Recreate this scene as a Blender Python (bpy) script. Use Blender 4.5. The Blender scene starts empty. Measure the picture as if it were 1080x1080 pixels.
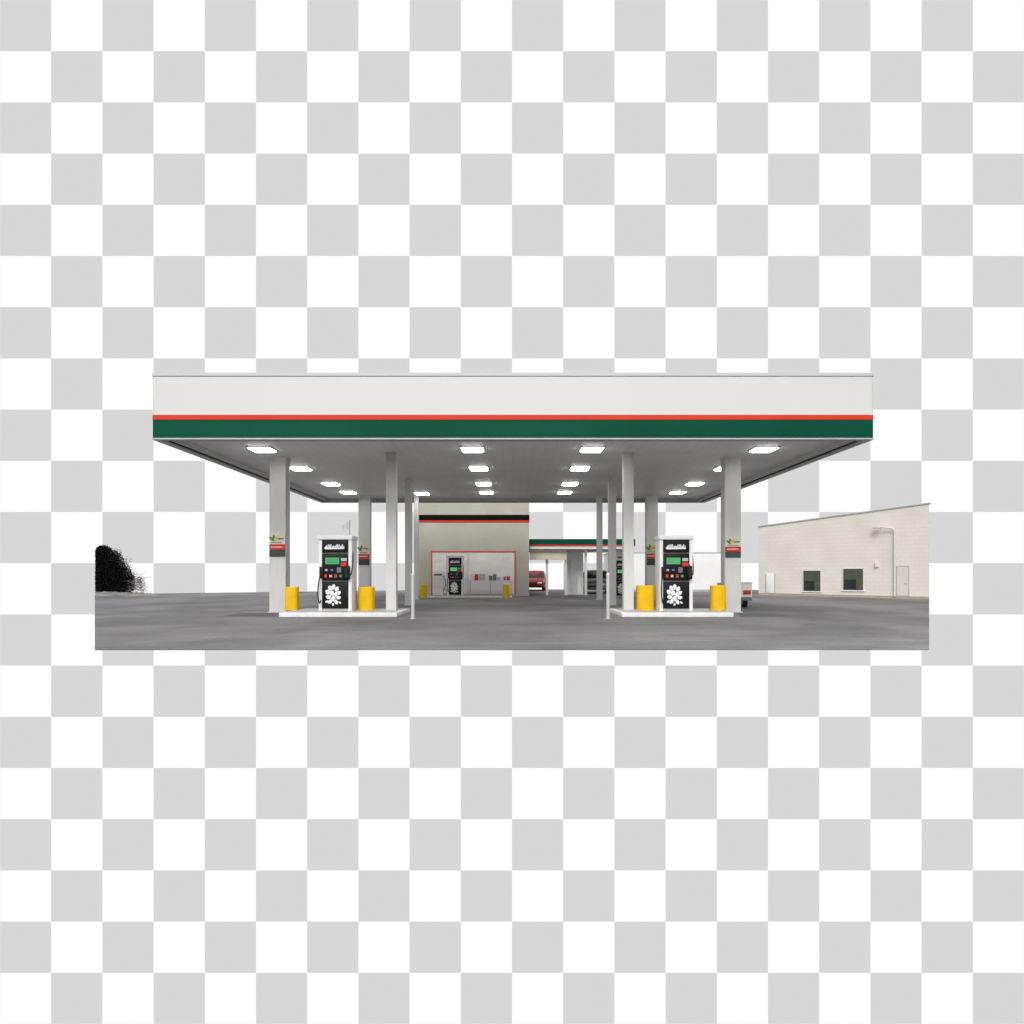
import bpy, bmesh, math, random
from mathutils import Vector, Matrix
random.seed(7)
scn = bpy.context.scene
C = scn.collection
H = 1.16; F = 700.0; CX = 541.0; HY = 606.0
def at(x, y, Y): return Vector(((x-CX)*Y/F, Y, H+(HY-y)*Y/F))
def px(x, Y): return (x-CX)*Y/F
def pz(y, Y): return H+(HY-y)*Y/F

# ---------------------------------------------------------------- materials
def mat(name, col, rough=.6, metal=0, var=.08, vs=3.0, bump=0, bs=40, streak=None, spec=.3, dirt=0):
    m = bpy.data.materials.new(name); m.use_nodes = True
    nt = m.node_tree; N = nt.nodes; L = nt.links
    b = N['Principled BSDF']
    b.inputs['Roughness'].default_value = rough; b.inputs['Metallic'].default_value = metal
    b.inputs['Specular IOR Level'].default_value = spec
    tc = N.new('ShaderNodeTexCoord'); mp = N.new('ShaderNodeMapping')
    L.new(tc.outputs['Object'], mp.inputs['Vector'])
    if streak: mp.inputs['Scale'].default_value = streak
    n = N.new('ShaderNodeTexNoise'); n.inputs['Scale'].default_value = vs; n.inputs['Detail'].default_value = 6
    L.new(mp.outputs[0], n.inputs['Vector'])
    r = N.new('ShaderNodeMapRange'); r.inputs[1].default_value = .3; r.inputs[2].default_value = .7
    r.inputs[3].default_value = 1-var; r.inputs[4].default_value = 1+var
    L.new(n.outputs[0], r.inputs[0])
    h = N.new('ShaderNodeHueSaturation'); h.inputs['Color'].default_value = (*col, 1)
    L.new(r.outputs[0], h.inputs['Value']); L.new(h.outputs[0], b.inputs['Base Color'])
    if bump:
        n2 = N.new('ShaderNodeTexNoise'); n2.inputs['Scale'].default_value = bs; n2.inputs['Detail'].default_value = 4
        L.new(tc.outputs['Object'], n2.inputs['Vector'])
        bp = N.new('ShaderNodeBump'); bp.inputs['Strength'].default_value = bump; bp.inputs['Distance'].default_value = .02
        L.new(n2.outputs[0], bp.inputs['Height']); L.new(bp.outputs[0], b.inputs['Normal'])
    return m
def emit(name, col, s):
    m = bpy.data.materials.new(name); m.use_nodes = True; N = m.node_tree.nodes; N.clear()
    e = N.new('ShaderNodeEmission'); e.inputs[0].default_value = (*col, 1); e.inputs[1].default_value = s
    o = N.new('ShaderNodeOutputMaterial'); m.node_tree.links.new(e.outputs[0], o.inputs[0]); return m

M = {}
M['fascia'] = mat('fascia_white', (.70,.70,.695), .4, 0, .02, .3, streak=(1,1,.3))
M['cap'] = mat('fascia_cap_grey', (.60,.60,.60), .5, 0, .01)
M['green'] = mat('fascia_green', (.001,.075,.042), .6, 0, .16, .3, spec=.1)
M['red'] = mat('fascia_red', (.72,.05,.02), .55, 0, .06, 1, spec=.15)
M['trim'] = mat('trim_grey', (.46,.46,.46), .5, .1, .06)
M['darktrim'] = mat('trim_dark', (.16,.17,.17), .5, .2, .1)
M['column'] = mat('column_paint', (.66,.66,.645), .45, 0, .07, 1.2, .05, 20, streak=(3,3,.5))
M['concrete'] = mat('island_concrete', (.76,.76,.74), .8, 0, .1, 5, .3, 60)
M['yellow'] = mat('yellow_plastic', (.74,.44,.006), .45, 0, .1, 4, .05, 30, spec=.2)
M['black'] = mat('black_panel', (.008,.008,.009), .35, 0, .2, 5, spec=.2)
M['rubber'] = mat('rubber', (.02,.02,.02), .7, 0, .1)
M['white'] = mat('white_enamel', (.76,.76,.76), .4, 0, .05, 4)
M['silver'] = mat('silver_metal', (.6,.61,.62), .4, .4, .06, 4)
M['lcd'] = emit('green_screen', (.12,.50,.20), .9)
M['sred'] = mat('sign_red', (.70,.04,.02), .5, 0, .05, spec=.15)
M['sblue'] = mat('button_blue', (.05,.2,.5), .4); M['sgreen'] = mat('button_green', (.03,.30,.10), .4); M['syel'] = mat('button_yellow', (.8,.55,.05), .4)
M['cream'] = mat('sign_cream', (.72,.69,.58), .5); M['sdark'] = mat('sign_dark', (.006,.007,.007), .7, spec=.05)
M['bandgrey'] = mat('sign_dark_grey', (.07,.075,.08), .6, spec=.15)
M['store'] = mat('store_wall', (.49,.48,.42), .8, 0, .08, .8, .15, 50)
M['beige'] = mat('beige_wall', (.74,.69,.56), .8, 0, .07, 1.5, .1, 50)
M['palewall'] = mat('pale_wall', (.84,.84,.84), .8, 0, .04, 1.0, .1, 50)
M['frame_red'] = mat('window_frame_red', (.7,.12,.07), .5)
M['pane'] = mat('frosted_window', (.82,.81,.78), .2, 0, .08, .9, streak=(1,1,2))
M['glass'] = mat('dark_glass', (.085,.095,.07), .15, 0, .2, 2)
M['carglass'] = mat('car_glass', (.03,.035,.035), .08, 0, .2, 3)
M['bark'] = mat('bark', (.03,.025,.02), .9, 0, .3, 8, .4, 30)
M['twig'] = mat('pale_twig', (.26,.24,.22), .9, 0, .3, 8)
M['leaf'] = mat('dark_leaf', (.010,.011,.010), .95, 0, .5, 3, spec=.02)
M['leaf2'] = mat('hazy_leaf', (.20,.185,.17), .9, 0, .4, 3, spec=.05)
M['redcar'] = mat('red_car_paint', (.26,.012,.012), .35, 0, .05)
M['darkcar'] = mat('dark_grey_car_paint', (.20,.205,.21), .25, .3, .05)
M['tail'] = mat('tail_lamp_red', (.6,.02,.02), .2)
M['lens'] = mat('headlight_lens', (.8,.8,.8), .1)
M['lamp'] = emit('lamp_diffuser', (1,.99,.97), 13)
M['soil'] = mat('verge_soil', (.22,.215,.205), .95, 0, .3, 2, .6, 12)

def ceiling_mat():
    m = mat('canopy_ceiling', (.80,.80,.80), .5, 0, .04, .6)
    nt = m.node_tree; N = nt.nodes; L = nt.links; b = N['Principled BSDF']
    tc = N.new('ShaderNodeTexCoord'); sx = N.new('ShaderNodeSeparateXYZ'); L.new(tc.outputs['Object'], sx.inputs[0])
    mul = N.new('ShaderNodeMath'); mul.operation = 'MULTIPLY'; mul.inputs[1].default_value = 1/.30; L.new(sx.outputs[0], mul.inputs[0])
    fr = N.new('ShaderNodeMath'); fr.operation = 'FRACT'; L.new(mul.outputs[0], fr.inputs[0])
    gt = N.new('ShaderNodeMath'); gt.operation = 'GREATER_THAN'; gt.inputs[1].default_value = .06; L.new(fr.outputs[0], gt.inputs[0])
    mr = N.new('ShaderNodeMapRange'); mr.inputs[3].default_value = .88; mr.inputs[4].default_value = 1; L.new(gt.outputs[0], mr.inputs[0])
    old = b.inputs['Base Color'].links[0].from_socket
    mx = N.new('ShaderNodeMix'); mx.data_type = 'RGBA'; mx.blend_type = 'MULTIPLY'; mx.inputs[0].default_value = 1
    L.new(old, mx.inputs[6]); L.new(mr.outputs[0], mx.inputs[7]); L.new(mx.outputs[2], b.inputs['Base Color'])
    return m
M['ceiling'] = ceiling_mat()

def asphalt():
    m = bpy.data.materials.new('asphalt'); m.use_nodes = True
    nt = m.node_tree; N = nt.nodes; L = nt.links; b = N['Principled BSDF']
    b.inputs['Specular IOR Level'].default_value = .4
    tc = N.new('ShaderNodeTexCoord')
    def noise(scale, det, sc=(1,1,1), rot=0, loc=(0,0,0), dist=0):
        mp = N.new('ShaderNodeMapping'); mp.inputs['Scale'].default_value = sc; mp.inputs['Rotation'].default_value = (0,0,rot); mp.inputs['Location'].default_value = loc
        L.new(tc.outputs['Object'], mp.inputs[0])
        n = N.new('ShaderNodeTexNoise'); n.inputs['Scale'].default_value = scale; n.inputs['Detail'].default_value = det; n.inputs['Distortion'].default_value = dist
        L.new(mp.outputs[0], n.inputs['Vector']); return n.outputs[0]
    def rng(s, a, c, lo, hi):
        r = N.new('ShaderNodeMapRange'); r.interpolation_type = 'SMOOTHSTEP'; r.inputs[1].default_value = a; r.inputs[2].default_value = c
        r.inputs[3].default_value = lo; r.inputs[4].default_value = hi; L.new(s, r.inputs[0]); return r.outputs[0]
    def mulv(a, c):
        k = N.new('ShaderNodeMath'); k.operation = 'MULTIPLY'; L.new(a, k.inputs[0]); L.new(c, k.inputs[1]); return k.outputs[0]
    big = noise(.26, 3.5, (1,.5,1), .15, (3.1,1.7,0), .3)
    v = rng(big, .32, .66, .82, 1.24)
    v = mulv(v, rng(noise(.9, 5, (.5,.8,1), .3, (0,4,0), .2), .3, .7, .90, 1.11))
    v = mulv(v, rng(noise(2.2, 6, (.35,1.3,1), -.2), .3, .7, .93, 1.08))
    v = mulv(v, rng(noise(9, 5), .3, .7, .92, 1.08))
    v = mulv(v, rng(noise(45, 3), .3, .7, .86, 1.14))
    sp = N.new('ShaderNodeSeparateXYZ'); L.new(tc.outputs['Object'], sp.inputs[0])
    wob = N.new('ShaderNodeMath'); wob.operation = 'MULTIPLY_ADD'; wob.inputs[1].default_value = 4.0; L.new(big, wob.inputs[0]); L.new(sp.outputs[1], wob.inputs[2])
    v = mulv(v, rng(wob.outputs[0], 13.0, 19.5, 1.22, .92))  # sheen painted into the colour: paler foreground, darker towards the canopy
    L.new(rng(big, .36, .62, .78, .6), b.inputs['Roughness'])
    cr = N.new('ShaderNodeMix'); cr.data_type = 'RGBA'; cr.blend_type = 'MULTIPLY'; cr.inputs[0].default_value = 1
    cr.inputs[6].default_value = (.166,.162,.164,1); L.new(v, cr.inputs[7]); L.new(cr.outputs[2], b.inputs['Base Color'])
    bp = N.new('ShaderNodeBump'); bp.inputs['Strength'].default_value = .4; bp.inputs['Distance'].default_value = .01
    L.new(noise(90, 3), bp.inputs['Height']); L.new(bp.outputs[0], b.inputs['Normal'])
    return m
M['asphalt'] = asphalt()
M['patch'] = mat('dark_ground', (.11,.11,.11), .85, 0, .25, 3, .4, 60)

def brick():
    m = bpy.data.materials.new('pale_block'); m.use_nodes = True
    nt = m.node_tree; N = nt.nodes; L = nt.links; b = N['Principled BSDF']; b.inputs['Roughness'].default_value = .85
    b.inputs['Specular IOR Level'].default_value = .2
    uv = N.new('ShaderNodeTexCoord')
    br = N.new('ShaderNodeTexBrick'); br.inputs['Scale'].default_value = 1
    br.inputs['Color1'].default_value = (.75,.715,.665,1); br.inputs['Color2'].default_value = (.735,.70,.65,1); br.inputs['Mortar'].default_value = (.68,.645,.60,1)
    br.inputs['Mortar Size'].default_value = .01; br.inputs['Brick Width'].default_value = .40; br.inputs['Row Height'].default_value = .20
    L.new(uv.outputs['UV'], br.inputs['Vector'])
    n = N.new('ShaderNodeTexNoise'); n.inputs['Scale'].default_value = .7; n.inputs['Detail'].default_value = 5; L.new(uv.outputs['UV'], n.inputs['Vector'])
    r = N.new('ShaderNodeMapRange'); r.inputs[1].default_value=.3; r.inputs[2].default_value=.7; r.inputs[3].default_value = .93; r.inputs[4].default_value = 1.05; L.new(n.outputs[0], r.inputs[0])
    mx = N.new('ShaderNodeMix'); mx.data_type='RGBA'; mx.blend_type='MULTIPLY'; mx.inputs[0].default_value=1
    L.new(br.outputs[0], mx.inputs[6]); L.new(r.outputs[0], mx.inputs[7]); L.new(mx.outputs[2], b.inputs['Base Color'])
    return m
M['brick'] = brick()

def checker():
    m = bpy.data.materials.new('chequered_backdrop'); m.use_nodes = True; N = m.node_tree.nodes; L = m.node_tree.links; N.clear()
    tc = N.new('ShaderNodeTexCoord'); ck = N.new('ShaderNodeTexChecker'); ck.inputs['Scale'].default_value = 1
    ck.inputs[2].default_value = (1,1,1,1); ck.inputs[1].default_value = (.680,.680,.680,1)
    e = N.new('ShaderNodeEmission'); o = N.new('ShaderNodeOutputMaterial')
    L.new(tc.outputs['UV'], ck.inputs[0]); L.new(ck.outputs[0], e.inputs[0]); L.new(e.outputs[0], o.inputs[0]); return m
M['sky'] = checker()

# ---------------------------------------------------------------- mesh helpers
def box(bm, x0, x1, y0, y1, z0, z1, bev=0, rot=None, origin=None):
    r = bmesh.ops.create_cube(bm, size=1)
    vs = r['verts']
    for v in vs:
        v.co = Vector((x0+(v.co.x+.5)*(x1-x0), y0+(v.co.y+.5)*(y1-y0), z0+(v.co.z+.5)*(z1-z0)))
    if bev:
        es = list({e for v in vs for e in v.link_edges})
        bmesh.ops.bevel(bm, geom=es, offset=bev, segments=2, affect='EDGES', profile=.6)
def cyl(bm, p0, p1, r0, r1=None, seg=16, cap=True):
    p0 = Vector(p0); p1 = Vector(p1); r1 = r0 if r1 is None else r1
    d = (p1-p0); q = d.to_track_quat('Z', 'Y').to_matrix().to_4x4()
    mtx = Matrix.Translation((p0+p1)/2) @ q
    bmesh.ops.create_cone(bm, cap_ends=cap, segments=seg, radius1=r0, radius2=r1, depth=d.length, matrix=mtx)
def tube(bm, pts, r, seg=8):
    for a, b_ in zip(pts[:-1], pts[1:]): cyl(bm, a, b_, r, r, seg)
def poly(bm, pts, y0, y1):      # pts (x,z) extruded along y
    a = [bm.verts.new((p[0], y0, p[1])) for p in pts]; b_ = [bm.verts.new((p[0], y1, p[1])) for p in pts]
    bm.faces.new(a); bm.faces.new(list(reversed(b_)))
    n = len(pts)
    for i in range(n): bm.faces.new((a[i], b_[i], b_[(i+1) % n], a[(i+1) % n]))
def obj(name, bm, m, parent=None, smooth=False):
    bmesh.ops.recalc_face_normals(bm, faces=bm.faces)
    me = bpy.data.meshes.new(name); bm.to_mesh(me); bm.free()
    me.materials.append(m)
    if smooth:
        for p in me.polygons: p.use_smooth = True
        try: me.set_sharp_from_angle(angle=math.radians(35))
        except Exception: pass
    o = bpy.data.objects.new(name, me); C.objects.link(o)
    if parent: o.parent = parent
    return o
def tag(o, label, cat, group=None):
    o['label'] = label; o['category'] = cat
    if group: o['group'] = group
    return o
def thing(name, label, cat, loc=(0,0,0), rz=0, group=None):
    o = bpy.data.objects.new(name, None); C.objects.link(o); o.location = loc; o.rotation_euler = (0,0,rz)
    o.empty_display_size = .2
    return tag(o, label, cat, group)
def bobj(name, m, parent, *a, **k):
    bm = bmesh.new(); box(bm, *a, **k); return obj(name, bm, m, parent, smooth=bool(k.get('bev')))
def struct(o): o['kind'] = 'structure'; return o
def dup(root, loc, rz, label, group=None):
    r = root.copy(); C.objects.link(r); r.location = loc; r.rotation_euler = (0,0,rz); r['label'] = label
    if group: r['group'] = group
    for ch in list(root.children):
        c = ch.copy(); C.objects.link(c); c.parent = r
        for g in list(ch.children):
            d = g.copy(); C.objects.link(d); d.parent = c
    return r

# ---------------------------------------------------------------- backdrop and ground
YB = 90.0; sq = 54*YB/F
bm = bmesh.new(); uvl = bm.loops.layers.uv.new('UVMap')
n = 40
ox = px(0, YB); oz = pz(1080, YB)
vs = []
for (i, j) in ((-n,-n),(20+n,-n),(20+n,20+n),(-n,20+n)):
    vs.append((bm.verts.new((ox+i*sq, YB, oz+j*sq)), (i+.0, j+.0)))
f = bm.faces.new([v for v,_ in vs])
for lp, (_, uv) in zip(f.loops, vs): lp[uvl].uv = (uv[0]+100, uv[1]+100)
me = bpy.data.meshes.new('sky'); bm.to_mesh(me); bm.free(); me.materials.append(M['sky'])
sky = bpy.data.objects.new('sky', me); C.objects.link(sky); struct(sky)  # added chequered backdrop, no real sky; its glow also lights the scene

k0 = (100-CX)/F; k1 = (980-CX)/F
Yn = F*H/(685-HY)
gp = [(k0*Yn, Yn), (k1*Yn, Yn), (k1*39, 39), (k1*39-1, 46), (k1*46-12, 52), (-4, 52), (-13, 46), (k0*40+2, 40), (k0*37, 37)]
bm = bmesh.new()
a = [bm.verts.new((x, y, 0)) for x, y in gp]; b_ = [bm.verts.new((x, y, -.012)) for x, y in gp]
bm.faces.new(a); bm.faces.new(list(reversed(b_)))
for i in range(len(gp)): bm.faces.new((a[i], b_[i], b_[(i+1) % len(gp)], a[(i+1) % len(gp)]))
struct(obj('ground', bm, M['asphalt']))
def sheet(name, pts, z, m):
    bm = bmesh.new(); bm.faces.new([bm.verts.new((x, y, z)) for x, y in pts]); return struct(obj(name, bm, m))
sheet('dark_sheet', [(px(238,18.6),18.5),(px(296,18.6),18.3),(px(296,20),19.9),(px(252,20),20.0)], .004, M['patch'])  # thin flat sheets, darker than the ground, beside the island ends
sheet('dark_sheet', [(px(776,18.6),18.2),(px(836,18.6),18.5),(px(815,20),20.1),(px(776,20),19.9)], .004, M['patch'])

# ---------------------------------------------------------------- canopy
XL, XR, Y0, Y1 = px(160.4,16.83), px(921.6,16.83), 16.83, 31.7
can = thing('canopy', 'wide white flat forecourt canopy with red and dark green stripes', 'canopy', (0, 24, 0))
def ring(name, m, z0, z1, out, t, R=.06):
    x0, x1, y0, y1 = XL-out, XR+out, Y0-24-out, Y1-24+out
    def loop(ins, r):
        pts=[]; a0,a1,b0,b1 = x0+ins,x1-ins,y0+ins,y1-ins
        for (cx_,cy_,st_) in ((a0+r,b0+r,180),(a1-r,b0+r,270),(a1-r,b1-r,0),(a0+r,b1-r,90)):
            for q in range(6):
                th = math.radians(st_+18*q); pts.append((cx_+r*math.cos(th), cy_+r*math.sin(th)))
        return pts
    o_ = loop(0, R+out); i_ = loop(t, .02); n_ = len(o_)
    bm = bmesh.new()
    V = [[bm.verts.new((p[0],p[1],z)) for p in q] for q in (o_, i_) for z in (z0, z1)]
    for k in range(n_):
        j = (k+1) % n_
        bm.faces.new((V[0][k],V[0][j],V[1][j],V[1][k])); bm.faces.new((V[2][k],V[3][k],V[3][j],V[2][j]))
        bm.faces.new((V[1][k],V[1][j],V[3][j],V[3][k])); bm.faces.new((V[0][k],V[2][k],V[2][j],V[0][j]))
    return obj(name, bm, m, can, True)
s1 = F/Y0
zz = lambda y: H+(HY-y)/s1
ring('fascia_panel', M['fascia'], zz(437.5), zz(397.3), 0, .14)
ring('fascia_cap', M['cap'], zz(396.6), zz(393.3), .015, .2)
ring('cap_groove', M['trim'], zz(397.3)+.001, zz(396.6)-.001, -.01, .13)
ring('red_stripe', M['red'], zz(442.5), zz(437.5)-.002, .012, .15)
ring('green_stripe', M['green'], zz(461.8), zz(442.5)-.002, .006, .15)
ring('drip_edge', M['trim'], zz(463.5), zz(461.8)-.002, .012, .2)
bobj('roof_deck', M['trim'], can, XL+.22, XR-.22, Y0-24+.22, Y1-24-.22, 5.6, 5.7)
zc = 4.75
bobj('ceiling_panel', M['ceiling'], can, XL+.42, XR-.42, Y0-24+.42, Y1-24-.42, zc, zc+.06)
def iring(name, m, a, b_, z0, z1):
    bm = bmesh.new()
    x0,x1,y0,y1 = XL+a,XR-a,Y0-24+a,Y1-24-a; w = b_-a
    V=[]
    for z in (z0,z1):
        for (A,B,C_,D) in ((x0,x1,y0,y1),(x0+w,x1-w,y0+w,y1-w)):
            V.append([bm.verts.new(p) for p in ((A,C_,z),(B,C_,z),(B,D,z),(A,D,z))])
    for k in range(4):
        j=(k+1)%4
        bm.faces.new((V[0][k],V[0][j],V[1][j],V[1][k])); bm.faces.new((V[2][k],V[2][j],V[3][j],V[3][k]))
        bm.faces.new((V[0][k],V[0][j],V[2][j],V[2][k])); bm.faces.new((V[1][k],V[1][j],V[3][j],V[3][k]))
    return obj(name, bm, m, can)
iring('soffit_gutter', M['darktrim'], .205, .30, 4.66, 4.9)
iring('soffit_lip', M['trim'], .302, .42, 4.62, 4.9)

rows = [475,495,511,520]
def lamp_proto(loc, label):
    t = thing('canopy_lamp', label, 'lamp', loc, 0, 'square lamps set in the canopy ceiling')
    bm = bmesh.new(); box(bm, -.35,.35,-.35,.35, .028,.048, bev=.006); obj('housing', bm, M['cap'], t)
    bm = bmesh.new()
    V=[[bm.verts.new((sx*r_,sy*r_,z)) for sx,sy in ((-1,-1),(1,-1),(1,1),(-1,1))] for r_,z in ((.30,.026),(.29,.0),(.25,-.02))]
    for A_,B_ in zip(V[:-1],V[1:]):
        for k in range(4): bm.faces.new((A_[k],A_[(k+1)%4],B_[(k+1)%4],B_[k]))
    bm.faces.new(V[-1]); bm.faces.new(list(reversed(V[0])))
    obj('diffuser', bm, M['lamp'], t)
    return t
rn = ['front row', 'second row', 'third row', 'back row']; cn = ['leftmost', 'left of the middle', 'right of the middle', 'rightmost']
first = None
for i, y in enumerate(rows):
    Y = (zc-.05-H)*F/(HY-y)
    for j, X in enumerate((-7.15, -1.15, 2.25, 7.15)):
        lab = 'lit square lamp in canopy ceiling, %s from the front fascia, %s' % (rn[i], cn[j])
        if first is None: first = lamp_proto((X, Y, zc-.05), lab)
        else: dup(first, (X, Y, zc-.05), 0, lab)
dup(first, (px(445, 29.2), 29.2, zc-.05), 0, 'lit square lamp in canopy back row, between leftmost and middle lamps')

# ---------------------------------------------------------------- columns
def leafmark(parent, cx_, cz_, s):
    for k,(ang,mm) in enumerate(((-.9,'sgreen'),(-.15,'sgreen'),(.6,'syel'))):
        bm = bmesh.new(); pts=[]
        d=(math.sin(ang),math.cos(ang)); p=(d[1],-d[0])
        for q in range(12):
            th=2*math.pi*q/12; u_=s*(.5+.5*math.cos(th)); v_=s*.24*math.sin(th)*(1-.3*math.cos(th))
            pts.append((cx_+d[0]*u_+p[0]*v_, cz_+d[1]*u_+p[1]*v_))
        poly(bm, pts, -.037-.001*k, -.031-.0003*k); obj('leaf_mark', bm, M[mm], parent)
def column(x0, x1, Y, label, depth=.35, sign=None, z1=zc-.002):
    s = F/Y; w = (x1-x0)/s
    cx = ((x0+x1)/2-CX)/s
    side = abs(cx)*F*(1/Y-1/(Y+depth))
    w = ((x1-x0)-side)/s
    cx = ((x0 if cx < 0 else x1)-CX)/s + (w/2 if cx < 0 else -w/2)
    t = thing('canopy_column', label, 'column', (cx, Y, 0), 0, 'columns holding up the canopy')
    bm = bmesh.new(); box(bm, -w/2, w/2, 0, depth, .03, z1, bev=.012); obj('shaft', bm, M['column'], t, True)
    bm = bmesh.new(); box(bm, -w/2-.04, w/2+.04, -.04, depth+.04, .0, .03); obj('base_plate', bm, M['trim'], t)
    bm = bmesh.new(); box(bm, -w/2-.015, w/2+.015, -.015, depth+.015, z1-.05, z1-.001); obj('collar', bm, M['column'], t)
    if sign:
        ya, yb = sign; za, zb = pz(yb, Y), pz(ya, Y); h = zb-za
        sg = bobj('sign_panel', M['cream'], t, -w/2+.01, w/2-.01, -.03, -.003, za+h*.52, zb)
        bobj('red_band', M['sred'], sg, -w/2+.01, w/2-.01, -.031, -.003, za+h*.30, za+h*.50)
        bobj('dark_band', M['bandgrey'], sg, -w/2+.01, w/2-.01, -.03, -.003, za, za+h*.285)
        leafmark(sg, -w/2+.17, za+h*.66, h*.26)
        bobj('lettering', M['darktrim'], sg, -w/2+.27, w/2-.05, -.035,-.031, za+h*.72, za+h*.78)
        bobj('lettering', M['darktrim'], sg, -w/2+.06, w/2-.10, -.035,-.031, za+h*.57, za+h*.60)
        bobj('lettering', M['cream'], sg, -w/2+.06, w/2-.09, -.036,-.032, za+h*.38, za+h*.42)
    return t
column(284, 306, 20.23, 'wide grey canopy column with sign at far left of front row', .4, (562, 587))
column(760, 781.5, 20.23, 'wide grey canopy column with sign at far right of front row', .4, (566, 588))
column(407, 419.5, 19.5, 'slim pale canopy column at right end of the left pump island', .28)
column(656, 668.5, 19.5, 'slim pale canopy column at left end of the right pump island', .28)
column(378, 392, 30.3, 'wide grey rear column with sign behind the left pump island', .4, (573, 596))
column(680, 694, 30.3, 'wide grey rear column with sign behind the right pump island', .4, (572, 596))
column(427, 435, 24.8, 'slim canopy column left of the store, middle row', .25)
column(641, 650, 24.8, 'slim canopy column just left of the right pump island, middle row', .25)
column(436.5, 442, 29.9, 'slim canopy column against left edge of the store, back row', .22)
column(629, 635.5, 29.9, 'slim canopy column right of the store, back row', .22)

# ---------------------------------------------------------------- islands
def island(x0, x1, Y, d, label, h=.12):
    X0, X1 = px(x0, Y), px(x1, Y)
    t = thing('pump_island', label, 'kerb island', ((X0+X1)/2, Y, 0), 0, 'raised concrete pump islands')
    w = (X1-X0)/2
    bm = bmesh.new(); box(bm, -w, w, 0, d, 0, h, bev=.02); obj('kerb', bm, M['concrete'], t, True)
    bm = bmesh.new(); box(bm, -w+.12, w-.12, .12, d-.12, h-.01, h+.004); obj('top_slab', bm, M['trim'], t)
    return t
island(294, 418.5, 18.1, 2.3, 'white edged concrete island under the left front pump')
island(656, 774, 18.1, 2.3, 'white edged concrete island under the right front pump')
island(448, 540, 33.4, 1.3, 'low concrete island under the distant pump before the store', .06)

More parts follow.
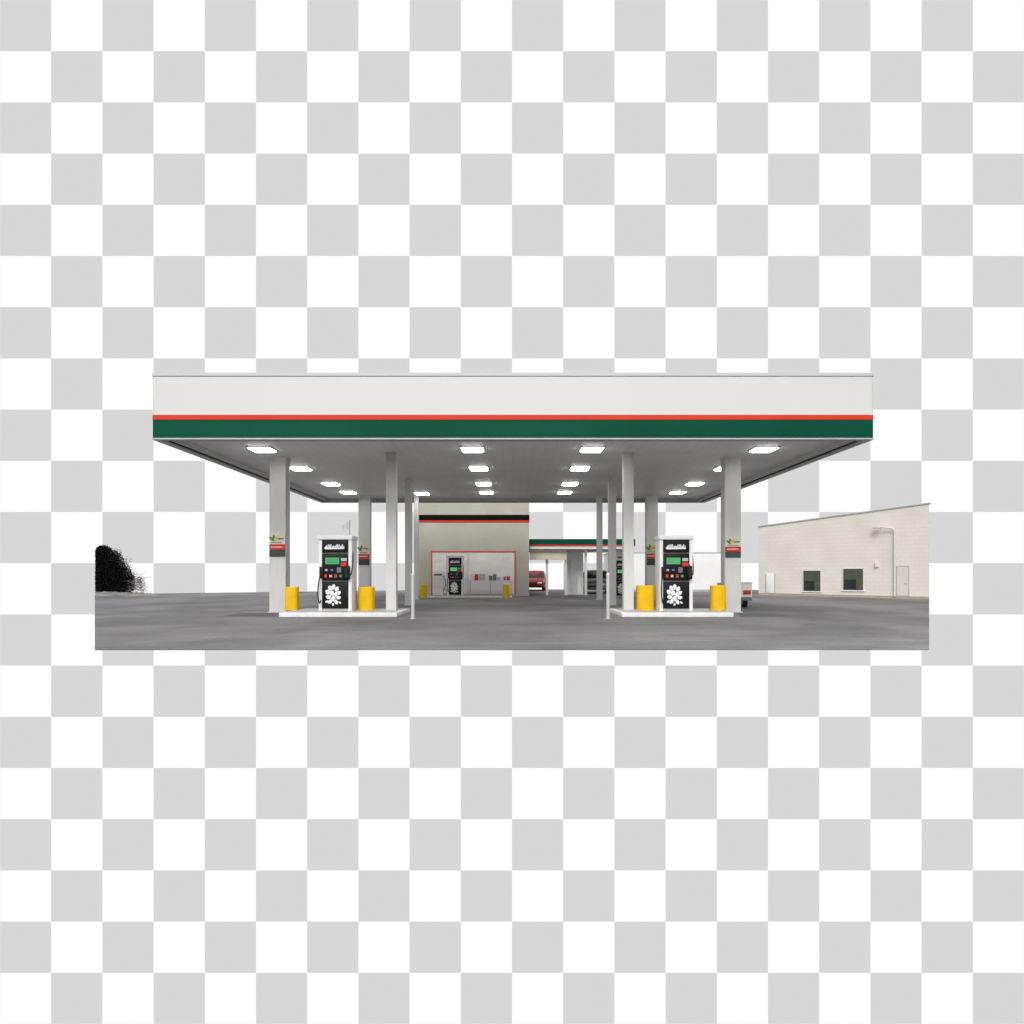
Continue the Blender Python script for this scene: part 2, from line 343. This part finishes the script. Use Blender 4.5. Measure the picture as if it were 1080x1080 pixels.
# ---------------------------------------------------------------- pumps
def make_pump(label, loc):
    t = thing('fuel_pump', label, 'fuel pump', loc, 0, 'fuel pumps')
    K = 37.0
    def X(x): return (x-353.5)/K
    def Z(y): return 1.04+(HY-y)/K
    D = .62
    bobj('plinth', M['trim'], t, X(337.5), X(369.5), .03, D-.03, 0, Z(642))
    bobj('cabinet', M['white'], t, X(338.5), X(368.5), .03, D-.03, Z(642)+.001, Z(567), bev=.01)
    for a, c in ((336,339.6),(367.4,371)):
        bobj('side_post', M['white'], t, X(a), X(c), .0, D, Z(645), Z(566), bev=.012)
    bobj('top_cap', M['white'], t, X(335.2), X(371.8), -.04, D+.04, Z(568.5)-.02, Z(565), bev=.015)
    hs = bobj('header_sign', M['black'], t, X(339.8), X(367.2), -.02, .029, Z(583), Z(569), bev=.004)
    bm = bmesh.new(); rr = random.Random(3)
    x = 345.5
    while x < 362.5:
        w = rr.uniform(.8, 1.4); h = rr.choice((2.6,2.9,4.2)); sl = .9
        poly(bm, [(X(x),Z(578.6)),(X(x+w),Z(578.6)),(X(x+w+sl),Z(578.6-h)),(X(x+sl),Z(578.6-h))], -.026, -.021); x += w+.4
    poly(bm, [(X(342.0),Z(578.3)),(X(345.5),Z(574.5)),(X(345.2),Z(577.5)),(X(363.8),Z(578.0)),(X(363.0),Z(579.2)),(X(343.5),Z(579.6))], -.027, -.0205)
    obj('lettering', bm, M['white'], hs)
    cp = bobj('control_panel', M['black'], t, X(339.8), X(367.2), -.01, .029, Z(612.6), Z(583.8), bev=.004)
    dp = bobj('display', M['lcd'], cp, X(343.2), X(357.8), -.02, -.011, Z(595.2), Z(588.3))
    for yy in (590.6,593.2): bobj('display_line', M['sgreen'], dp, X(345), X(356), -.023, -.0205, Z(yy+.4), Z(yy-.4))
    bobj('card_reader', M['sred'], cp, X(359.6), X(366), -.03, -.011, Z(597.4), Z(593.4))
    bobj('price_plate', M['trim'], cp, X(359.8), X(365.8), -.022, -.011, Z(592), Z(588.7))
    for (a, c, y0_, y1_, mm) in ((343,345.6,602.4,600.4,'trim'),(348.8,351.4,602.2,600.4,'sblue'),
                                 (342.3,345,609.4,606,'sred'),(347.6,350.3,609,606.4,'trim'),(353,355.7,609.4,606,'sred'),(358.2,361,609,606.4,'sgreen')):
        bobj('grade_button', M[mm], cp, X(a), X(c), -.026, -.011, Z(y0_), Z(y1_))
    bobj('keypad', M['darktrim'], cp, X(355.5), X(360), -.025, -.011, Z(604), Z(598.5))
    lp = bobj('lower_panel', M['black'], t, X(339.8), X(367.2), -.004, .029, Z(641.8), Z(613.3), bev=.004)
    rr = random.Random(21)
    blobs = [(351.8,619.2,.1,3.6,2.6),(348.2,620.6,-.4,3.6,2.4),(355.4,621.2,.5,3.5,2.5),(345.9,624.6,-.8,3.5,2.7),(357.2,625.4,1.1,3.3,2.6),
             (350.0,625.6,-.2,3.7,2.8),(354.2,627,.35,3.7,2.6),(346.6,629.8,-1.3,3.4,2.6),(357.2,630.4,1.5,3.2,2.3),
             (351.6,631.4,.2,3.6,3.0),(348.4,634.6,-2.5,3.3,2.3),(354.6,635.0,2.7,3.3,2.2),(345.2,634.6,-1.9,2.2,1.5),(358.6,635.6,2.1,2.0,1.3),(351.5,637.6,3.1,1.8,1.4)]
    for k,(bx,by,ang,L_,w_) in enumerate(blobs):
        pts=[]
        d = (math.sin(ang), math.cos(ang)); p = (d[1], -d[0])
        for q in range(18):
            th = 2*math.pi*q/18; a_ = math.cos(th); b2 = math.sin(th)
            u_ = L_*a_*(1+rr.uniform(-.12,.12)); v_ = w_*b2*(1-.25*max(0,a_))*(1+rr.uniform(-.15,.15))
            pts.append((X(bx+d[0]*u_*.84+p[0]*v_*.84), Z(by-(d[1]*u_*.84+p[1]*v_*.84))))
        cx_=sum(q[0] for q in pts)/18; cz_=sum(q[1] for q in pts)/18
        zf=-.008-.0016*k
        bm = bmesh.new(); poly(bm, [(cx_+(q[0]-cx_)*1.1,cz_+(q[1]-cz_)*1.1) for q in pts], zf+.0006, -.0042); obj('petal_outline', bm, M['black'], lp)
        bm = bmesh.new(); poly(bm, pts, zf, zf+.0012); obj('emblem_petal', bm, M['white'], lp)
    nz = bobj('nozzle_holster', M['black'], t, X(364.2), X(369.5), -.10, -.012, Z(611), Z(597), bev=.01)
    bm = bmesh.new(); cyl(bm, (X(367),-.13,Z(603)), (X(366.4),-.10,Z(596)), .025, .02); box(bm, X(365),X(368.4),-.17,-.11,Z(609),Z(602),bev=.012)
    obj('nozzle', bm, M['rubber'], nz)
    bm = bmesh.new(); pts = []
    for q in range(21):
        tt = q/20
        pts.append(Vector((X(371)+.06*math.sin(math.pi*tt)-.10*tt, .12-.27*tt, Z(582)+(Z(609)-Z(582))*tt-.35*math.sin(math.pi*min(1,tt*1.02))**2*tt)))
    tube(bm, pts, .016); obj('hose', bm, M['rubber'], t, True)
    nz = bobj('nozzle_holster', M['black'], t, X(337.6), X(341.6), -.08, -.012, Z(610), Z(598), bev=.01)
    bm = bmesh.new(); pts=[]
    for q in range(25):
        tt=q/24
        pts.append(Vector((X(338.9)-.05*math.sin(math.pi*tt)-.015*math.sin(2*math.pi*tt), -.05-.10*math.sin(math.pi*tt), Z(606)-(Z(606)-Z(636))*math.sin(math.pi*min(1,tt*.62))**1.3)))
    tube(bm, pts, .018); obj('hose', bm, M['rubber'], t, True)
    return t
YP = 18.92
p1 = make_pump('black and white fuel pump on left island, white flag on its top', (px(353.5,YP), YP, .124))
dup(p1, (px(713.2,YP), YP, .124), 0, 'black and white fuel pump on the right island')
pb = dup(p1, (px(480,33.8), 33.8, .064), 0, 'small distant fuel pump in front of the store window')
pb.scale = (.86,.8,.96)
pr = dup(p1, (px(655.5,34.5), 34.5, 0), 0, 'distant fuel pump half hidden behind slim column of right island'); pr.scale = (.75,.8,.93)

t = thing('small_flag', 'small white flag fixed on top of the left fuel pump', 'flag', (px(368,19.1), 19.15, pz(565,18.92)+.03))
bm = bmesh.new(); cyl(bm, (0,0,-.01), (.02,0,.44), .014); obj('flagpole', bm, M['trim'], t)
bm = bmesh.new(); g = {}
for i in range(9):
    for j in range(5):
        u, v = i/8, j/4
        g[i,j] = bm.verts.new((.0-.24*u*(1-.15*v), .05*math.sin(u*7+v*2), .43-.20*u-.30*v*(1-.6*u)+.02*math.sin(u*9)))
for i in range(8):
    for j in range(4): bm.faces.new((g[i,j],g[i+1,j],g[i+1,j+1],g[i,j+1]))
obj('cloth', bm, M['white'], t, True)
# ---------------------------------------------------------------- yellow bollards
def guard(loc, w, h, label):
    t = thing('yellow_bollard', label, 'bollard', loc, 0, 'yellow bollards by the pumps')
    bm = bmesh.new(); a = w/2; n_=28
    def loop(k,z): return [bm.verts.new((a*k*math.copysign(abs(math.cos(2*math.pi*i/n_))**.75,math.cos(2*math.pi*i/n_)), .12+a*.85*k*math.copysign(abs(math.sin(2*math.pi*i/n_))**.75,math.sin(2*math.pi*i/n_)), z)) for i in range(n_)]
    Ls=[loop(1,0),loop(1,h-.05),loop(.985,h-.02),loop(.93,h)]
    for A_,B_ in zip(Ls[:-1],Ls[1:]):
        for i in range(n_): bm.faces.new((A_[i],A_[(i+1)%n_],B_[(i+1)%n_],B_[i]))
    bm.faces.new(Ls[-1]); bm.faces.new(list(reversed(Ls[0])))
    obj('shell', bm, M['yellow'], t, True)
    bm = bmesh.new(); cyl(bm,(0,.12,0),(0,.12,.025),a*1.08,seg=28); obj('foot', bm, M['yellow'], t)
    return t
YG = 19.4
for x0,x1,yt,lab in ((299.5,313.5,619,'yellow bollard between far left column and left fuel pump'),(377,394,619,'yellow bollard right of the left fuel pump'),
                     (672,690.5,617.5,'yellow bollard left of the right fuel pump'),(750.5,766.5,617.5,'yellow bollard between right fuel pump and far right column')):
    guard((px((x0+x1)/2,YG),YG,.124),(x1-x0)*YG/F,pz(yt,YG)-.124,lab)
for x0,x1,lab in ((442.5,450,'small distant yellow bollard left of the far pump'),(530,537.5,'small distant yellow bollard right of the far pump')):
    guard((px((x0+x1)/2,33.2),33.2,.0),(x1-x0)*33.2/F,.66,lab)
for x,lab in ((435.5,'thin grey steel post in front of columns left of centre'),(641.3,'thin grey steel post in front of columns right of centre')):
    YY = 17.4
    t = thing('guard_post', lab, 'post', (px(x,YY),YY,0), 0, 'thin steel guard posts')
    bm = bmesh.new(); cyl(bm,(0,0,.01),(0,0,1.16),.05,seg=20); obj('shaft', bm, M['silver'], t, True)
    bm = bmesh.new(); bmesh.ops.create_uvsphere(bm,u_segments=16,v_segments=8,radius=.052,matrix=Matrix.Translation((0,0,1.16))); obj('cap', bm, M['silver'], t, True)
    bm = bmesh.new(); cyl(bm,(0,0,0),(0,0,.012),.09,seg=20); obj('base_flange', bm, M['trim'], t)

# ---------------------------------------------------------------- store
YS = 36.0
st = thing('store_building', 'grey beige store block with dark and red band under canopy', 'building', (0,YS,0))
def SX(x): return px(x,YS)
def SZ(y): return pz(y,YS)
bobj('wall', M['store'], st, SX(442), SX(558), 0, 9, 0, 5.3)
bobj('dark_band', M['sdark'], st, SX(442)-.02, SX(558)+.02, -.03, 9.02, SZ(548.8), SZ(543))
bobj('red_band', M['sred'], st, SX(442)-.02, SX(558)+.02, -.04, 9.03, SZ(550.6), SZ(548.8)-.002)
bobj('roof_coping', M['darktrim'], st, SX(442)-.06, SX(558)+.06, -.06, 9.06, 5.3, 5.4)
bobj('plinth', M['trim'], st, SX(442)-.01, SX(558)+.01, -.05, 9.04, 0, .12)
wn = bobj('window', M['pane'], st, SX(456), SX(542.5), -.02, .0, SZ(627), SZ(582))
for (a,c,y0_,y1_) in ((454.7,543.8,582.3,581),(454.7,456,628,582.4),(542.6,543.8,628,582.4)):
    bm = bmesh.new(); box(bm,SX(a),SX(c),-.06,-.001,SZ(y0_),SZ(y1_)); obj('window_frame', bm, M['frame_red'], wn)
for x in (471,493.5,): bobj('mullion', M['silver'], wn, SX(x)-.02,SX(x)+.02,-.045,-.021,SZ(627),SZ(582.7))
for x,y,w,h,mm in ((459,588,7,6,'white'),(529,587,9,8,'white')):
    bobj('poster', M[mm], wn, SX(x), SX(x+w), -.03, -.021, SZ(y+h), SZ(y))
bobj('counter_panel', M['palewall'], wn, SX(495), SX(542), -.038, -.021, SZ(626.5), SZ(609))
rk = thing('display_rack', 'low white counter shelf of small goods before store window', 'rack', (SX(518),YS-.7,0))
w = 1.1
bobj('shelf', M['white'], rk, -w,w,-.15,.2,.82,.85)
for x in (-w+.02,0,w-.02): bobj('leg', M['trim'], rk, x-.02,x+.02,-.15,-.11,0,.819)
bobj('lower_shelf', M['white'], rk, -w,w,-.108,.2,.35,.38)
rr = random.Random(5)
x = -w+.06
while x < w-.18:
    ww = rr.uniform(.1,.2); hh = rr.uniform(.16,.38)
    mm = rr.choice(['white','trim','darktrim','sred','cream','silver','store','trim'])
    o = bobj('packed_goods', M[mm], None, x, x+ww, -.1, .12, 0, hh, bev=.01)
    o.location = (SX(518), YS-.7, .851)
    tag(o, 'small packed goods standing on the counter shelf by the store window', 'package', 'goods on the display rack')
    x += ww+.03
v = thing('ice_cabinet', 'small white cabinet with hose standing left of the far fuel pump', 'cabinet', (px(462,34.6),34.6,0))
bobj('body', M['white'], v, -.27,.27,0,.5,.08,1.32,bev=.03)
bobj('door_panel', M['silver'], v, -.22,.22,-.015,-.001,.45,1.0)
bobj('control_strip', M['darktrim'], v, -.2,.2,-.015,-.001,1.1,1.2)
bobj('base', M['darktrim'], v, -.24,.24,.03,.47,0,.079)
bm=bmesh.new(); tube(bm,[Vector((.28+.12*math.sin(q/12*math.pi),-.03,1.1-.8*q/12)) for q in range(13)],.02); obj('hose',bm,M['darktrim'],v,True)

# ---------------------------------------------------------------- annex roof right of the store
YA = 37.0
an = thing('annex_canopy', 'low flat roofed annex with green and red band right of store', 'building', (0,YA,0))
def AX(x): return px(x,YA)
def AZ(y): return pz(y,YA)
bobj('green_fascia', M['green'], an, AX(558.6), AX(670), 0, 6, AZ(574.5), AZ(568.5))
bobj('red_stripe', M['sred'], an, AX(558.6), AX(670), -.01, 6.01, AZ(576), AZ(574.5)-.002)
bobj('soffit', M['palewall'], an, AX(558.7), AX(669.8), .02, 5.98, AZ(579), AZ(576)-.002)
bobj('lintel', M['beige'], an, AX(558.8), AX(598), .3, .5, AZ(590.5), AZ(579.2))
for x in (577.5,597.5,619,669):
    bobj('post', M['palewall'], an, AX(x)-.07, AX(x)+.07, .52, .68, 0, AZ(579.2))
bobj('rear_wall', M['palewall'], an, AX(598.3), AX(618.5), 1.6, 1.8, 0, AZ(579.2))
bobj('rear_door', M['silver'], an, AX(604), AX(612), 1.54, 1.59, 0, 2.0)
bobj('side_wall', M['palewall'], an, AX(652), AX(668.6), 1.2, 1.4, 0, AZ(579.2))
bobj('window', M['glass'], an, AX(655), AX(664), 1.15, 1.19, .9, 2.2)

wb = thing('low_white_building', 'plain white low building seen behind the right fuel pump', 'building', (0,45,0))
bobj('wall', M['palewall'], wb, px(645,45), px(777,45), 0, 4, 0, pz(583,45))
bobj('roof_coping', M['cap'], wb, px(645,45)-.05, px(777,45)+.05, -.05, 4.05, pz(583,45), pz(582.2,45))
bobj('plinth', M['trim'], wb, px(645,45)-.01, px(777,45)+.01, -.02, 4.01, 0, .15)

# ---------------------------------------------------------------- pale block building right
A = Vector((px(800,37.8),37.8,0)); B = Vector((px(980,31.3),31.3,0))
br = thing('block_building', 'pale block building with sloping parapet and two dark windows', 'building', tuple(A), math.atan2(B.y-A.y,B.x-A.x))
Lw = (B-A).length; dirv = (B-A).normalized(); rz = math.atan2(dirv.y,dirv.x)
zl, zr = pz(556,37.8), pz(531.5,31.3)
def wallx(x):
    a_ = (x-CX)/F; n_ = dirv
    return (a_*A.y-A.x)/(n_.x-a_*n_.y)
def wallz(x,y):
    tt = wallx(x); Y = A.y+dirv.y*tt; return pz(y,Y)
ray = B.normalized()
loc = lambda v: Vector((v.dot(dirv), v.dot(Vector((-dirv.y,dirv.x,0))), 0))
e = loc(ray*9)
bm = bmesh.new(); uvl = bm.loops.layers.uv.new('UVMap')
base = [(0,0,zl),(Lw,0,zr),(Lw+e.x,e.y,zr),(1.0,e.y,zl)]
lo = [bm.verts.new((x,y,0)) for x,y,_ in base]; hi = [bm.verts.new((x,y,z)) for x,y,z in base]
for i in range(4):
    j=(i+1)%4; f=bm.faces.new((lo[i],lo[j],hi[j],hi[i]))
    for lp in f.loops: lp[uvl].uv = ((lp.vert.co.x if i in (0,2) else lp.vert.co.y), lp.vert.co.z)
bm.faces.new(hi)
obj('wall', bm, M['brick'], br)
bm = bmesh.new()
q = [(-.04,zl),(Lw+.0,zr),(Lw+.0,zr+.06),(-.04,zl+.06)]
poly(bm,q,-.04,.25); obj('roof_coping', bm, M['trim'], br)
bm = bmesh.new(); box(bm,-.01,Lw,-.06,-.002,0,.12); obj('plinth', bm, mat('tan_plinth',(.40,.36,.29),.9), br)
for x0,x1,y0_,y1_ in ((847.5,865.5,623.5,602),(889.5,910.5,622.5,600)):
    a_,c_ = wallx(x0),wallx(x1); xm=(x0+x1)/2; z0_,z1_=wallz(xm,y0_),wallz(xm,y1_)
    wf = bobj('window', M['glass'], br, a_, c_, -.012,-.002, z0_, z1_)
    bobj('lower_sash', M['carglass'], wf, a_+.05, (a_*.35+c_*.65), -.02,-.013, z0_+.05, (z0_+z1_)/2)
    for (q0,q1,q2,q3) in ((a_-.04,c_+.04,z1_,z1_+.04),(a_-.04,a_,z0_,z1_-.001),(c_,c_+.04,z0_,z1_-.001)):
        bobj('window_frame', M['brick'], wf, q0,q1,-.04,-.003,q2,q3)
    bm = bmesh.new(); box(bm,a_-.08,c_+.08,-.06,-.003,z0_-.05,z0_-.001); obj('sill', bm, M['palewall'], wf)
a_,c_=wallx(946.5),wallx(958.5)
dr = bobj('door', M['brick'], br, a_, c_, -.03,-.002,.14,wallz(952,597.5))
z1_=wallz(952,597.5)
for (q0,q1,q2,q3) in ((a_-.03,a_,.14,z1_),(c_,c_+.03,.14,z1_),(a_-.03,c_+.03,z1_+.001,z1_+.03)):
    bobj('door_frame', M['trim'], dr, q0,q1,-.04,-.003,q2,q3)
bm=bmesh.new(); cyl(bm,(c_-.1,-.03,.75),(c_-.1,-.08,.75),.03); obj('door_handle', bm, M['silver'], dr)
a_,c_=wallx(808.5),wallx(817)
d2 = bobj('door', M['palewall'], br, a_, c_, -.03,-.002,.14,wallz(812,605),bev=.004); d2['label']='pale side door at the left end'
for (q0,q1,q2,q3) in ((a_-.04,a_,.14,wallz(812,605)),(c_,c_+.04,.14,wallz(812,605))):
    bobj('door_frame', M['trim'], d2, q0,q1,-.04,-.003,q2,q3)
M['pipe']=mat('pipe_paint',(.66,.66,.65),.5)
bm=bmesh.new(); xa=wallx(944.5); zt=wallz(944,557)
pts=[Vector((xa,-.12,.1)),Vector((xa,-.12,zt-.22)),Vector((xa-.02,-.13,zt-.1)),Vector((xa-.07,-.15,zt-.03)),Vector((xa-.15,-.18,zt)),Vector((xa-.6,-.28,zt+.07))]
tube(bm,pts,.038,12); obj('lamp_pipe', bm, M['pipe'], br, True)
bm=bmesh.new(); box(bm,xa-.92,xa-.58,-.40,-.2,zt+.0,zt+.13,bev=.03); obj('lamp_head', bm, M['pipe'], br, True)
bobj('wall_box', M['white'], br, wallx(923.5), wallx(926.5), -.1,-.003, wallz(925,598), wallz(925,592))

# ---------------------------------------------------------------- vehicles
def car(name, label, paint, loc, rz, W=1.7, L=4.2, Hh=1.45):
    t = thing(name, label, 'car', loc, rz, 'cars parked behind the forecourt')
    st_ = [(-.5,.80,.34,.60,.60),(-.47,.92,.24,.68,.69),(-.30,.98,.22,.80,.86),(-.22,1,.22,.86,.92),(-.08,1,.22,.92,1.38),(.05,1,.22,.93,1.45),(.25,1,.22,.94,1.42),(.40,.98,.22,.93,1.0),(.47,.93,.26,.88,.92),(.5,.84,.36,.8,.82)]
    bm=bmesh.new(); rings=[]
    for (u,wf,zb,zs,zr_) in st_:
        x=u*L; w=W/2*wf; k=(zr_-zs); rw=w-(.02+.34*k)
        rings.append([bm.verts.new(p) for p in ((x,-w*.94,zb),(x,-w,.5 if zs>.55 else zs*.8),(x,-w*.985,zs),(x,-rw,zr_*Hh/1.45),(x,0,zr_*Hh/1.45+.02),(x,rw,zr_*Hh/1.45),(x,w*.985,zs),(x,w,.5 if zs>.55 else zs*.8),(x,w*.94,zb))])
    for r0,r1 in zip(rings[:-1],rings[1:]):
        for i in range(9): bm.faces.new((r0[i],r0[(i+1)%9],r1[(i+1)%9],r1[i]))
    bm.faces.new(rings[0]); bm.faces.new(list(reversed(rings[-1])))
    body=obj('body',bm,M[paint],t,True)
    def quad(name,pts):
        bm=bmesh.new(); bm.faces.new([bm.verts.new(p) for p in pts]); return obj(name,bm,M['carglass'],body)
    w=W/2
    quad('windscreen',[(-.215*L,-w*.86,.965),(-.215*L,w*.86,.965),(-.095*L,w*.78,1.335),(-.095*L,-w*.78,1.335)])
    quad('rear_window',[(.385*L,-w*.84,1.075),(.385*L,w*.84,1.075),(.275*L,w*.74,1.375),(.275*L,-w*.74,1.375)])
    for s in (-1,1):
        quad('side_window',[(-.15*L,s*(w*1.0),.95),(-.07*L,s*(w*.86),1.33),(.24*L,s*(w*.84),1.36),(.33*L,s*(w*.97),.98)])
    for sx in (-.31,.30):
        for s in (-1,1):
            bm=bmesh.new(); cyl(bm,(sx*L,s*(w-.2),.31),(sx*L,s*(w+.01),.31),.31,seg=24); tyre=obj('wheel',bm,M['rubber'],t,True)
            bm=bmesh.new(); cyl(bm,(sx*L,s*(w+.005),.31),(sx*L,s*(w+.02),.31),.19,.16,seg=16); obj('rim',bm,M['silver'],tyre)
    for s in (-1,1):
        bm=bmesh.new(); box(bm,-.5*L-.01,-.47*L,s*w*.62-.16,s*w*.62+.16,.52,.64,bev=.02); obj('headlight',bm,M['lens'],t)
        bm=bmesh.new(); box(bm,.478*L,.503*L,s*w*.66-.15,s*w*.66+.13,.66,.82,bev=.02); obj('tail_light',bm,M['tail'],t)
    bm=bmesh.new(); box(bm,-.505*L,-.48*L,-.36,.36,.4,.5,bev=.01); obj('grille',bm,M['black'],t)
    bm=bmesh.new(); box(bm,.485*L,.506*L,-.25,.25,.45,.56); obj('number_plate',bm,M['white'],t)
    return t
car('parked_car','red car parked under the annex roof right of store','redcar',(px(563.5,49.0),49.0,0),math.radians(84))
car('parked_car','dark grey car parked right of the annex posts','darkcar',(px(628,42),42,0),math.radians(80))
YT=23.0
tr=thing('utility_trailer','low white utility trailer with red tail lamps behind far right column','trailer',(px(778,YT),YT,0),math.radians(-6))
XA,XBB=-.40,.48
bobj('bed',M['white'],tr,XA,XBB,0,1.5,.36,.44,bev=.01)
for a in ((0,.04),(1.46,1.5)): bobj('end_panel',M['palewall'],tr,XA,XBB,a[0],a[1],.441,.86,bev=.008)
for a in (XA,XBB-.04): bobj('side_panel',M['palewall'],tr,a,a+.04,.041,1.459,.441,.86)
bobj('top_rail',M['white'],tr,XA-.02,XBB+.02,-.02,.06,.862,.90,bev=.008)
bobj('bumper_bar',M['darktrim'],tr,XA+.02,XBB-.02,-.06,-.002,.26,.38,bev=.01)
for x in (XA+.04,XBB-.30): bobj('tail_lamp',M['tail'],tr,x,x+.26,-.03,-.001,.48,.62,bev=.01)
for x in (XA+.02,XBB-.16):
    bm=bmesh.new(); cyl(bm,(x,.7,.19),(x+.14,.7,.19),.19,seg=24); wh=obj('wheel',bm,M['rubber'],tr,True)
    bm=bmesh.new(); cyl(bm,(x-.012,.7,.19),(x+.152,.7,.19),.10,seg=16); obj('rim',bm,M['silver'],wh)
bm=bmesh.new(); cyl(bm,(.04,1.5,.4),(.04,2.4,.35),.04); obj('drawbar',bm,M['darktrim'],tr)

# ---------------------------------------------------------------- verge + tree
bm=bmesh.new(); g={}; rr=random.Random(2)
nx,ny=40,8
for i in range(nx+1):
    for j in range(ny+1):
        u,v_=i/nx,j/ny; Y=35.2+v_*2.2; Xa=k0*Y+.03; X=Xa+u*(3.9+1.2*(1-u))
        hgt=.3*math.sin(math.pi*min(1,v_*1.0))**.7*(1-u)**.7+rr.uniform(-.02,.02)
        g[i,j]=bm.verts.new((X,Y,.004+max(0,hgt) if 0<j<ny else .004))
for i in range(nx):
    for j in range(ny): bm.faces.new((g[i,j],g[i+1,j],g[i+1,j+1],g[i,j+1]))
struct(obj('verge',bm,M['soil'],None,True))

tre=thing('tree','dark bushy tree with bare twigs at the far left edge','tree',(px(118,36.2),36.2,.15))
bm=bmesh.new(); rr=random.Random(11)
def limb(p,d,L_,r,dep):
    q=p+d*L_; cyl(bm,p,q,r,r*.65,seg=6)
    if dep==0: return
    for k in range(3 if dep>1 else 4):
        nd=(d+Vector((rr.uniform(-.8,.8),rr.uniform(-.5,.5),rr.uniform(-.25,.6)))).normalized()
        if (q+nd*L_*.8).x < -.75: nd.x=abs(nd.x)
        limb(q,nd,L_*rr.uniform(.6,.85),r*.6,dep-1)
limb(Vector((0,0,-.15)),Vector((0,0,1)),.55,.09,4)
obj('trunk',bm,M['bark'],tre)
bm=bmesh.new()
for k in range(22):
    p=Vector((.5+rr.uniform(0,.5),rr.uniform(-.3,.3),.0+rr.uniform(0,.9))); d=Vector((1,0,rr.uniform(-.2,.6))).normalized()
    for s in range(5):
        q=p+d*rr.uniform(.15,.28)
        if q.x>2.2 or q.z<0: break
        cyl(bm,p,q,.011,.007,seg=4); d=(d+Vector((rr.uniform(-.4,.2),rr.uniform(-.3,.3),rr.uniform(-.6,.6)))).normalized(); p=q
obj('bare_twigs',bm,M['twig'],tre)
def crown(name,m,clumps,n_,s0,s1,pw):
    bm=bmesh.new()
    for k in range(n_):
        c,r=rr.choice(clumps)
        d=Vector((rr.gauss(0,1),rr.gauss(0,1),rr.gauss(0,1))).normalized()*r*rr.random()**pw*rr.uniform(.8,1.12)
        p=Vector(c)+Vector((d.x,d.y*.8,d.z))
        if tre.location.x+p.x < k0*(36.2+p.y)+.03 or p.z<-.1: continue
        s=rr.uniform(s0,s1); a1=Vector((rr.gauss(0,1),rr.gauss(0,1),rr.gauss(0,1))).normalized(); a2=a1.orthogonal().normalized()
        vs=[bm.verts.new(p+a1*s),bm.verts.new(p+a2*s*.8),bm.verts.new(p-a1*s),bm.verts.new(p-a2*s*.8)]; bm.faces.new(vs)
    return obj(name,bm,m,tre)
cl=[((-.6,0,.9),.75),((-.2,0,1.2),.8),((-.6,.1,1.8),.7),((.0,0,1.75),.6),((.4,0,1.1),.62),((.2,.1,.5),.7),((-.6,0,.3),.7),((.7,0,.4),.55),((-.45,0,2.15),.48),((.85,0,.75),.38),((0,0,.8),.8)]
crown('crown',M['leaf'],cl,42000,.02,.048,.5)
cl2=[((1.2,0,.4),.5),((1.6,0,.3),.4),((1.05,0,1.0),.45),((1.5,0,.7),.35),((.7,0,1.6),.45),((.25,0,2.15),.35)]
crown('hazy_foliage',M['leaf2'],cl2,2600,.012,.028,.7)  # sparse sprigs; their grey-brown tone stands in for haze at the bush edge

# ---------------------------------------------------------------- camera, world, light
cam=bpy.data.cameras.new('camera'); co=bpy.data.objects.new('camera',cam); C.objects.link(co)
cam.sensor_width=36; cam.lens=F/1080*36; cam.clip_end=2000
cam.shift_x=-(CX-540)/1080; cam.shift_y=(HY-540)/1080
co.location=(0,0,H); co.rotation_euler=(math.radians(90),0,0); scn.camera=co
w=bpy.data.worlds.new('World'); scn.world=w; w.use_nodes=True
N=w.node_tree.nodes; L=w.node_tree.links; bg=N['Background']
sk=N.new('ShaderNodeTexSky'); sk.sky_type='NISHITA'; sk.sun_disc=False
sk.sun_elevation=math.radians(42); sk.sun_rotation=math.radians(190); sk.dust_density=3
hs=N.new('ShaderNodeHueSaturation'); hs.inputs['Saturation'].default_value=.12
L.new(sk.outputs[0],hs.inputs['Color']); L.new(hs.outputs[0],bg.inputs[0]); bg.inputs[1].default_value=.15
sd=bpy.data.lights.new('sun','SUN'); sd.energy=1.4; sd.angle=math.radians(30); sd.color=(1,.98,.955)
so=bpy.data.objects.new('sun',sd); C.objects.link(so)
az=math.radians(190); el=math.radians(42)
dv=Vector((math.sin(az)*math.cos(el),math.cos(az)*math.cos(el),math.sin(el)))
so.rotation_euler=dv.to_track_quat('Z','Y').to_euler()
scn.view_settings.view_transform='Standard'; scn.view_settings.look='None'; scn.view_settings.exposure=0
